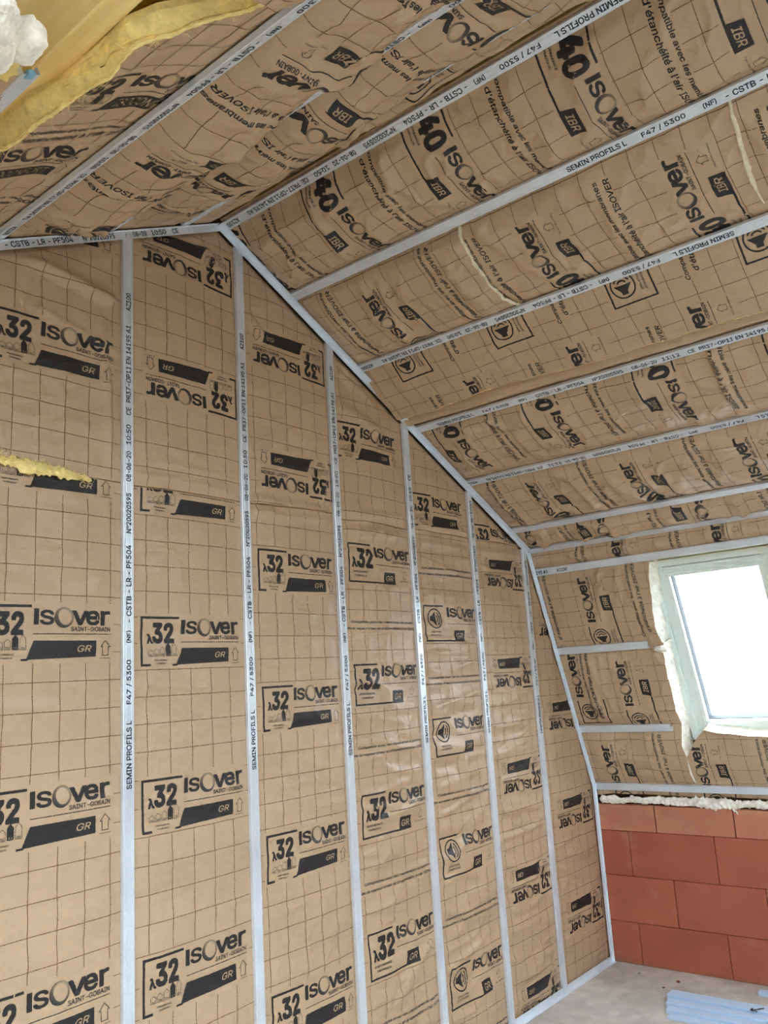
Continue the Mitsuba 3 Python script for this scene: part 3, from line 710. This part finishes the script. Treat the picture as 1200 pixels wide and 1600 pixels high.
b.build(k, [], grid=False)
bay(RS, 1.580, 2.115, 'kraft-faced batt with 40 labels reading down, first bay below the rolled paper seam',
    [rd(D, 1.500, y) for y in (2.472, 1.890, 1.279, .68)] + [rd(RL, 1.50, y) for y in (2.27, 1.68, 1.07, .47)], .054, 261, extra=crease([(2.32, 1.62), (2.24, 1.72)], .03, .016))
bay(RS, 2.115, 2.655, 'kraft-faced batt with upside-down 40 labels, second bay below the rolled paper seam',
    [ru(D, 2.705, y) for y in (2.409, 1.820, 1.22, .62)] + [ru(RL, 2.62, y) for y in (2.62, 2.03, 1.43, .83)], .050, 271,
    extra=plus(crease([(1.90, 2.30), (1.78, 2.62)], .030, .028), crease([(1.76, 2.42), (1.74, 2.64)], -.02, .02)))
k, b = bay(RS, 2.655, 2.900, 'narrow kraft-faced strip low on the right slope, with a wisp of yellow wool',
    [rd(D, 2.43, y) for y in (2.62, 2.11, 1.52, .92)] + [rd(RL, 2.42, y) for y in (2.40, 1.82, 1.2)], .030, 281, cr=.016)
part(k, 'loose_tuft', fuzzy(RS.at([2.10, 2.06, 2.03, 2.01], [2.76, 2.79, 2.78, 2.75], .026), [.004, .007, .008, .003], 4, amp=.9), 'yellow_wool', smooth=True, label='loose wisp of yellow wool')
bay(ST, .0, .150, 'narrow kraft-faced strip just above the wide channel over the roof window', [ru(D, .51, y) for y in (2.20, 1.59, .99)] + [ru(RL, .50, y) for y in (2.42, 1.81)], .018, 295, cr=.010)

# ================================================================== ROOF BATTS (steep slope round the window)
jag = lambda s, a: (lambda t: a * (nz(t, 0 * np.asarray(t), 12, 1, s) - .5) + .5 * a * (nz(t, 0 * np.asarray(t), 37, 1, s + 1) - .5))
e0 = lambda t: np.interp(t, [.15, .19, .51, .68, .71], [1.988, 1.990, 2.044, 2.048, 2.042]) + jag(61, .008)(t)
e1 = lambda t: np.interp(t, [.70, .76, .93, 1.23, 1.27], [2.030, 2.045, 2.053, 2.061, 2.066]) + jag(63, .010)(t)
e2 = lambda t: np.interp(t, [1.26, 1.38, 1.47, 1.48, 1.68], [2.066, 2.084, 2.068, 2.070, 2.070]) + 0 * jag(65, .008)(t)
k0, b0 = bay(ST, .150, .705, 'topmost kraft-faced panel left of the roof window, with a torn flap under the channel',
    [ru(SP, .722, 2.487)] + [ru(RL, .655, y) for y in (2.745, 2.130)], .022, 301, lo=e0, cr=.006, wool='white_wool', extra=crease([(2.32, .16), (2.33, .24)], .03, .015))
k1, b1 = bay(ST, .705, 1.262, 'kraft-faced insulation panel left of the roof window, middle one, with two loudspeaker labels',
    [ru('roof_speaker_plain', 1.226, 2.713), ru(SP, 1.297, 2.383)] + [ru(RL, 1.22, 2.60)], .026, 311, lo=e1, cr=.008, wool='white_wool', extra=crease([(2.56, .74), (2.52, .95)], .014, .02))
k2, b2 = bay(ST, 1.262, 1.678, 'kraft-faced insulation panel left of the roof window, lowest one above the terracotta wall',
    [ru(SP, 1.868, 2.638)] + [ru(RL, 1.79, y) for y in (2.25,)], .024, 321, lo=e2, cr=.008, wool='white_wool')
flaptop = lambda t: np.interp(t, [-.7, 1.28, 1.56, 1.85, 1.925, 2.00, 2.066], [1.36, 1.345, 1.33, 1.30, 1.278, 1.355, 1.45]) + jag(67, .006)(t)
def flap_h(p, q):
    up_ = np.clip((1.62 - q) / .3, 0, 1)
    pn = pin(q, -9, 1.678 - .026, .05)
    return np.where(pn > 0, -.024 + pn * (.030 * np.sin(np.clip((1.66 - q) / .34, 0, 1) * 2.6) + .012 * (nz(p, q, 5, 5, 331) - .5) + .012 * ridged(p, q, 8, 6, 332, 5) + .006 * (nz(p, q, 18, 18, 333) - .5)), -.024)
b3 = Batt(ST, -.6, 2.068, flaptop, 1.678, flap_h, axis='p', rim_of='paper')
k3 = thing('insulation_batt', 'brightly lit kraft-faced insulation hanging below the roof window, its top edge loose and shining', 'insulation batt')
b3.build(k3, [ru(SP, 1.868, 2.042), ru(SP, 1.868, 1.44)] + [ru(RL, 1.83, 1.62)], (.02, .04), wool='white_wool')
bay(ST, 1.678, 1.80, 'low kraft-faced strip between the bottom channel and the wool on the terracotta wall', [ru(SP, 1.868, 2.638), ru(SP, 1.868, 2.042)] + [ru(RL, 1.83, 2.25)], .0, 341, base=-.030, cr=.003, t=(1.678, 1.740))
for q0, q1, nm in ((.150, .705, 'upper'), (.705, 1.33, 'lower')):
    bay(ST, q0, q1, f'kraft-faced insulation right of the roof window, {nm} panel at the picture edge', [ru(SP, q0 + .6, .9)], .02, 351 + int(q0 * 10), hi=lambda t: 1.262 + jag(69, .008)(t), cr=.006)
# wool bared in the reveal left of the window
def reveal(b, lo, q0, q1, seed):
    n, m = max(6, int((q1 - q0) / .006)), 26
    q = np.linspace(q0, q1, n); u = np.linspace(0, 1, m)
    Q, U = np.meshgrid(q, u, indexing='ij')
    E_ = lo(Q); Z0 = b.h(E_, Q)
    depth = .16
    P_ = E_ + .002 - .012 * U - .020 * np.sin(np.pi * U) * (0.3 + meshkit.fbm(np.stack([Q * 18, U * 3, 0 * U + seed], -1), 3, seed)) - .016 * (meshkit.noise(np.stack([Q * 90, U * 22, 0 * U], -1), seed + 4) - .3) * np.clip(U * 8, 0, 1)
    V = ST.at(P_, Q, Z0 - .001 - depth * U).reshape(-1, 3)
    return trimesh.Trimesh(V, grid_faces(n, m), process=False)
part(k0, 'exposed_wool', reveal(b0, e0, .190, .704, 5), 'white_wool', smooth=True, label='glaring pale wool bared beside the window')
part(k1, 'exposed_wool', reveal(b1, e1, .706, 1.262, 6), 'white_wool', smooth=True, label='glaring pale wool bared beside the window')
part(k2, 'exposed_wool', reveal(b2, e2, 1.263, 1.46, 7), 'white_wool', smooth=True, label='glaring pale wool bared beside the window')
part(k1, 'loose_tuft', fuzzy(ST.at([2.10, 2.06, 2.03, 2.01], [.735, .735, .742, .75], [-.005, .006, 0, -.02]), [.012, .020, .022, .010], 21, amp=.7), 'white_wool', smooth=True, label='pale tuft behind the cut channel end')

# ================================================================== ROOF BATTS (left slope)
ll = lambda des, s, y: (des, (s, y), 0)       # reads down the left slope
lr = lambda des, s, y: (des, (s, y), 180)     # reads up towards the ridge
def lbay(s0, s1, lab, prints, amp, seed, extra=None, cr=.010, lo=-.6, hi=PE, base=-.022, t=None, phase=(.03, .05), depth=.10):
    t0, t1 = t or (s0, s1)
    b = Batt(LS, t0, t1, lo, hi, bay_height(s0, s1, amp, seed, base, extra, cr, axis='p'), axis='p', depth=depth)
    k = thing('insulation_batt', lab, 'insulation batt')
    b.build(k, prints, phase)
    return k, b
lbay(-.002, .215, 'narrow crumpled kraft-faced strip left of the ridge with part of a loudspeaker label', [('roof_speaker', (-.04, 2.30), 0), ('roof_speaker', (.10, 1.56), 0), ('roof_line', (.12, 2.02), 0)], .014, 401, cr=.008,
     extra=plus(crease([(.05, 1.95), (.20, 1.75)], .022, .03)))
ampA = lambda p, q: np.interp(q, [-.6, 1.2, 1.55, 1.8, 2.45, 2.62, 2.76], [.055, .055, .070, .115, .110, .070, .03])
ampB = lambda p, q: np.interp(q, [-.6, 1.0, 1.5, 1.7, 2.12, 2.32, 2.76], [.055, .055, .080, .100, .095, .045, .030])
lbay(.215, .632, 'bulging kraft-faced strip on the left slope, second from the ridge, with small dark label boxes',
     [ll(D, .20, y) for y in (2.33, 1.77, 1.17, .57)] + [ll(RL, .20, y) for y in (2.52, 1.93, 1.35, .75)], ampB, 411, cr=.010)
lbay(.632, 1.130, 'bulging kraft-faced strip on the left slope beside the printed channel, with large upside-down lettering',
     [ll(D, .555, y) for y in (2.65, 2.06, 1.48, .88)] + [ll(RL, .605, y) for y in (2.245, 1.645, 1.045)], ampA, 421, cr=.012, extra=crease([(1.08, 1.42), (.70, 1.40)], .02, .03))
# torn hanging batt
tornend = lambda t: np.interp(t, [1.13, 1.234, 1.337, 1.40, 1.4386, 1.53], [1.20, 1.262, 1.312, 1.352, 1.395, 1.70]) + jag(71, .018)(t)
tornside = lambda t: np.interp(t, [1.20, 1.29, 1.345, 1.40, 1.47, 1.57, 1.69, 1.86, 2.01, 2.2, 2.76], [1.225, 1.26, 1.36, 1.44, 1.478, 1.462, 1.476, 1.517, 1.526, 1.53, 1.53]) + jag(73, .014)(t)
def torn_h(p, q):
    pn = pin(p, 1.130 + .026, 9, .04)
    lift = np.clip((2.05 - q) / .05, 0, 1) * .026
    return np.where(pn > 0, -.024 + pn * (-.012 + .10 * np.clip(p - 1.20, 0, .4) + lift * .7 - .016 * np.exp(-((q - 2.06) / .05) ** 2) + .020 * (nz(p, q, 3, 3, 431) - .5) + .016 * ridged(p, q, 5, 3, 432, 5) + .016 * np.exp(-((p - 1.20) / .03) ** 2) * ridged(p, q, 3, 6, 433, 3)), -.024)
b = Batt(LS, 1.21, 2.76, 1.130, tornside, torn_h, axis='q', depth=.02)
b.outline = b.outline.buffer(0)
k = thing('insulation_batt', 'torn kraft-faced batt hanging from the left slope with yellow wool bared along its ragged edge', 'insulation batt')
b.build(k, [lr('comfort', 1.53, 1.59), lr('comfort', 1.66, 2.06)] + [lr(RL, 1.57, y) for y in (1.90, 2.44)], (.03, .05))
ty = np.linspace(1.215, 2.7, 150)
part(k, 'torn_edge', fuzzy(LS.at(tornside(ty), ty, b.h(tornside(ty), ty) - .003), .0045, 41, amp=1.0, step=.004), 'yellow_wool', smooth=True, label='pale yellow fuzz along the torn edge')
part(k, 'fibres', fibres(LS.at(tornside(ty), ty, b.h(tornside(ty), ty) - .004), 420, .030, 5, dL * .8 + LS.n * .3), 'yellow_wool', kind='stuff')
# slanting torn face of the wool behind the edge
n, m = 320, 40
q = np.linspace(1.18, 2.72, n); u = np.linspace(0, 1, m); Q, U = np.meshgrid(q, u, indexing='ij')
s0_ = tornside(np.maximum(Q, 1.215)); h0_ = b.h(s0_, np.maximum(Q, 1.215)) - .006
wq = np.clip((Q - 1.40) / .16, 0, 1)
s_end = (s0_ - .025) * (1 - wq) + np.interp(Q, [1.5, 1.6, 2.7], [1.455, 1.462, 1.466]) * wq
nn = lambda a, b_, sd: meshkit.fbm(np.stack([Q * a + 1.5 * U, U * b_, 0 * U], -1), 4, sd) - .5
bul = np.sin(np.pi * np.clip(U, 0, 1)) ** .7 * (.060 * nn(3.5, 5, 9) + .036 * nn(16, 9, 10) + .010 * (1 - np.abs(2 * meshkit.noise(np.stack([Q * 5, U * 9 + .8 * Q, 0 * U], -1), 14) - 1)) ** 3)
S_ = s0_ + (s_end - s0_) * U + bul * .7
Hh = h0_ + ((-.125 - h0_) * wq - .018 * (1 - wq)) * U ** 1.1 + bul * (.15 + .85 * wq)
part(k, 'exposed_wool', trimesh.Trimesh(LS.at(S_, Q, Hh).reshape(-1, 3), grid_faces(n, m)[:, ::-1], process=False), 'yellow_wool', smooth=True, label='torn face of yellow wool')
# bare wool layer further up, seen through the gap at the end of the torn batt
n, m = 90, 60
s_, q_ = np.meshgrid(np.linspace(1.15, 1.468, m), np.linspace(.2, 1.75, n), indexing='ij')
hh = -.150 + .06 * (meshkit.fbm(np.stack([s_ * 6, q_ * 3, 0 * s_], -1), 3, 12) - .5) + .02 * (meshkit.fbm(np.stack([s_ * 30, q_ * 12, 0 * s_], -1), 3, 13) - .5)
top = trimesh.Trimesh(LS.at(s_, q_, hh).reshape(-1, 3), grid_faces(m, n), process=False)
k = thing('wool_layer', 'bare yellow wool layer in the shadowed gap above the torn batt', 'insulation')
part(k, 'face', top, 'yellow_wool', smooth=True)
part(k, 'body', slab(LS, (1.15, .2, 1.466, 1.75), [], -.27, -.20), 'yellow_wool')
k, b = lbay(1.130, 1.55, 'kraft paper corner beyond the yellow gap at the top picture edge', [], .03, 441, hi=lambda t: 1.19 + jag(75, .02)(t), t=(1.130, 1.46), depth=.02)
# purlin
k = thing('timber_purlin', 'pale yellow timber purlin exposed in the gap of the left slope', 'timber beam')
part(k, 'beam', LS.mesh(bevel_box((1.474, -3.2, -.27), (1.566, YG + .15, -.062), .004)), 'pine')
# batt on the far side of the purlin, its end turned up
kb, b = lbay(1.60, 2.15, 'kraft-faced batt end at the upper left corner, cut off behind the channel stub', [lr('comfort', 2.1, 1.95)], .03, 451, lo=1.655, t=(1.66, 2.15))
pts = []
ico = trimesh.creation.icosphere(5, 1.0)
d = ico.vertices
def blob(c, r, seed, amp=.35):
    v = d * np.asarray(r) * (1 + amp * 1.4 * (meshkit.fbm(d * 1.8 + seed, 3, seed) - .5) + .08 * (meshkit.fbm(d * 8 + seed, 3, seed) - .5))[:, None]
    m = trimesh.Trimesh(LS.at(c[0] + v[:, 0], c[1] + v[:, 1], c[2] + v[:, 2]), ico.faces, process=False)
    return m
k = thing('wool_bundle', 'glaring white bundle of glass wool on the cut channel end at the upper left', 'insulation')
part(k, 'tuft', blob((1.815, 1.560, .0), (.070, .085, .050), 3), 'white_wool', smooth=True)
part(k, 'tuft', blob((1.735, 1.520, -.005), (.036, .058, .042), 5), 'white_wool', smooth=True)
part(k, 'tuft', blob((1.87, 1.46, -.01), (.075, .085, .055), 7), 'white_wool', smooth=True)
part(k, 'tape', LS.mesh(bevel_box((1.642, 1.632, -.008), (1.662, 1.655, .004), .001)), 'blue_tape', label='scrap of light blue tape')

# ================================================================== WINDOW
def frame_of(r, w, h0, h1, c=.004):
    """four mitred rails of width w inside rectangle r = (y0, q0, y1, q1), heights h0..h1"""
    y0, q0, y1, q1 = r
    out = []
    for quad in ([(y0, q0), (y1, q0), (y1 - w, q0 + w), (y0 + w, q0 + w)], [(y0, q1), (y1, q1), (y1 - w, q1 - w), (y0 + w, q1 - w)],
                 [(y0, q0), (y0, q1), (y0 + w, q1 - w), (y0 + w, q0 + w)], [(y1, q0), (y1, q1), (y1 - w, q1 - w), (y1 - w, q0 + w)]):
        Pq = Polygon(quad); Pq = Pq if Pq.exterior.is_ccw else Polygon(quad[::-1])
        lo = np.array([[x, y, h0] for x, y in Pq.exterior.coords[:-1]]); hi = np.array([[x, y, h1 - c] for x, y in Pq.exterior.coords[:-1]])
        ins = np.array([[x, y, h1] for x, y in Pq.buffer(-c, join_style=2).exterior.coords[:-1]])
        out.append(ST.mesh(trimesh.convex.convex_hull(np.vstack([lo, hi, ins]))))
    return out
def window(n, r, lab):
    y0, q0, y1, q1 = r
    key = f'window_{n}'
    labels[key] = {'kind': 'structure', 'label': lab}
    for m in frame_of(r, .042, -.30, -.095): part(key, 'frame_rail', m, 'pvc')
    r2 = (y0 + .034, q0 + .034, y1 - .034, q1 - .034)
    r3 = (y0 + .042, q0 + .042, y1 - .042, q1 - .042)
    for m in frame_of(r3, .070, -.26, -.125): part(key, 'sash_rail', m, 'pvc')
    r4 = (r3[0] + .050, r3[1] + .050, r3[2] - .050, r3[3] - .050)
    for m in frame_of(r4, .024, -.25, -.112): part(key, 'glazing_bead', m, 'pvc')
    r5 = (r4[0] + .023, r4[1] + .023, r4[2] - .023, r4[3] - .023)
    for m in frame_of(r5, .004, -.20, -.150, .001): part(key, 'gasket', m, 'gasket')
    g = trimesh.Trimesh(ST.at([r5[0], r5[2], r5[2], r5[0]], [r5[1], r5[1], r5[3], r5[3]], -.19), [[0, 1, 2], [0, 2, 3]], process=False)
    part(key, 'pane', g, 'glass')
    bar = bevel_box((y0 + .09, q0 + .050, -.12), (y1 - .09, q0 + .066, -.100), .003)
    part(key, 'handle_bar', ST.mesh(bar), 'pvc')
window(1, (1.285, .205, 2.045, 1.39), 'white roof window in the steep slope, glaring with daylight')
window(2, WIN2, 'white roof window in the steep slope outside the picture')

# ================================================================== WOOL ON THE KNEE WALL, PROFILES ON THE FLOOR
k = thing('wool_strip', 'pale grey-white wool strip lying along the top of the terracotta wall', 'insulation')
yy = np.linspace(2.745, -.5, 60)
path = np.stack([XR + .016 + .012 * (nz(yy, 0 * yy, 6, 1, 81) - .5), yy, 1.006 + .016 * nz(yy, 0 * yy, 4, 1, 82)], 1)
part(k, 'roll', fuzzy(path, .015 + .010 * nz(yy, 0 * yy, 7, 1, 83) + .012 * np.exp(-((yy - 2.0) / .12) ** 2), 51, amp=1.0, sides=20, step=.005), 'white_wool', smooth=True)
part(k, 'fibres', fibres(path[:40] + [-.014, 0, 0], 320, .020, 55, [-1, 0, .2], .02), 'white_wool', kind='stuff')
part(k, 'loose_tuft', fuzzy([[XR - .01, 1.86, .995], [XR - .014, 1.85, .975], [XR - .012, 1.84, .98], [XR - .010, 1.83, .955]], [.004, .006, .005, .002], 54, amp=.8), 'white_wool', smooth=True, label='small wisp hanging over the blocks')
SEC2 = SEC
base = [(4.795, 2.118, 0.0), (4.872, 2.146, .0), (4.952, 2.172, .0), (5.085, 2.185, .0)]
prof_lab = ['nearest and greyest', 'second from the near edge', 'third from the near edge', 'farthest towards the terracotta wall']
fx = [(4.800, 4.855), (4.862, 4.93), (4.937, 5.005), (5.03, 5.16)]
def wide(w, hgt):
    pts = [(-w / 2 + .012, 0), (-w / 2, 0), (-w / 2, hgt - .002), (-w / 2 + .002, hgt), (w / 2 - .002, hgt), (w / 2, hgt - .002), (w / 2, 0), (w / 2 - .012, 0)]
    return LineString(pts).buffer(.0007, cap_style=2, join_style=1, quad_segs=2)
for i, (w, hg, xc, ye, dz, dx) in enumerate([(.062, .010, 4.806, 2.112, .0015, 0), (.066, .020, 4.882, 2.146, .0015, .0), (.066, .029, 4.958, 2.174, .0015, .0), (.090, .039, 5.050, 2.200, .0015, .0)]):
    k = thing('steel_profile', f'light blue-grey steel profile on the concrete floor, {prof_lab[i]} of the stack', 'metal profile')
    a = np.array([xc, ye, dz]); bb = np.array([xc + .02, -.6, dz])
    part(k, 'profile', along(wide(w, hg), a, bb, np.array([1.0, 0, 0]), np.array([0, 0, 1.0])), 'steel_dull', smooth=20)
    if i == 3:
        ar = unary_union([line([(0, 0), (.05, .06)], .012), line([(0, 0), (.034, 0)], .012), line([(0, 0), (0, .034)], .012)])
        v, f = triangulate(ar)
        part(k, 'printed_arrow', (np.stack([4.995 + v[:, 1] * 1.0, 1.735 - v[:, 0], 0 * v[:, 0] + dz + hg + .0018], 1), f), 'black_plastic', label='black arrow mark')
k = thing('steel_profile', 'short pale steel profile on the floor at the right picture edge near the terracotta wall', 'metal profile')
part(k, 'profile', along(wide(.048, .020), [5.36, 1.80, .0015], [5.42, -.4, .0015], np.array([1.0, 0, 0]), np.array([0, 0, 1.0])), 'steel_dull', smooth=20)

# crumbs on the slab
for i, (x, y, rr, lab) in enumerate([(5.36, 2.52, .008, 'small pale crumb on the concrete near the corner of the terracotta wall'), (5.20, 2.30, .007, 'small dark crumb on the concrete between corner and steel profiles'),
                                     (5.33, 2.26, .010, 'dark crumb of mortar on the concrete at the foot of the terracotta wall')]):
    c_ = trimesh.creation.icosphere(2, rr); c_.vertices *= 1 + .5 * (meshkit.noise(c_.vertices / rr * 1.7 + i, 5 + i) - .5)[:, None]
    c_.vertices[:, 2] *= .6; c_.apply_translation([x, y, -c_.vertices[:, 2].min() + .0003])
    key = thing('mortar_crumb', lab, 'rubble', None)
    put(key, c_, 'plaster' if i == 0 else 'mortar', smooth=False)
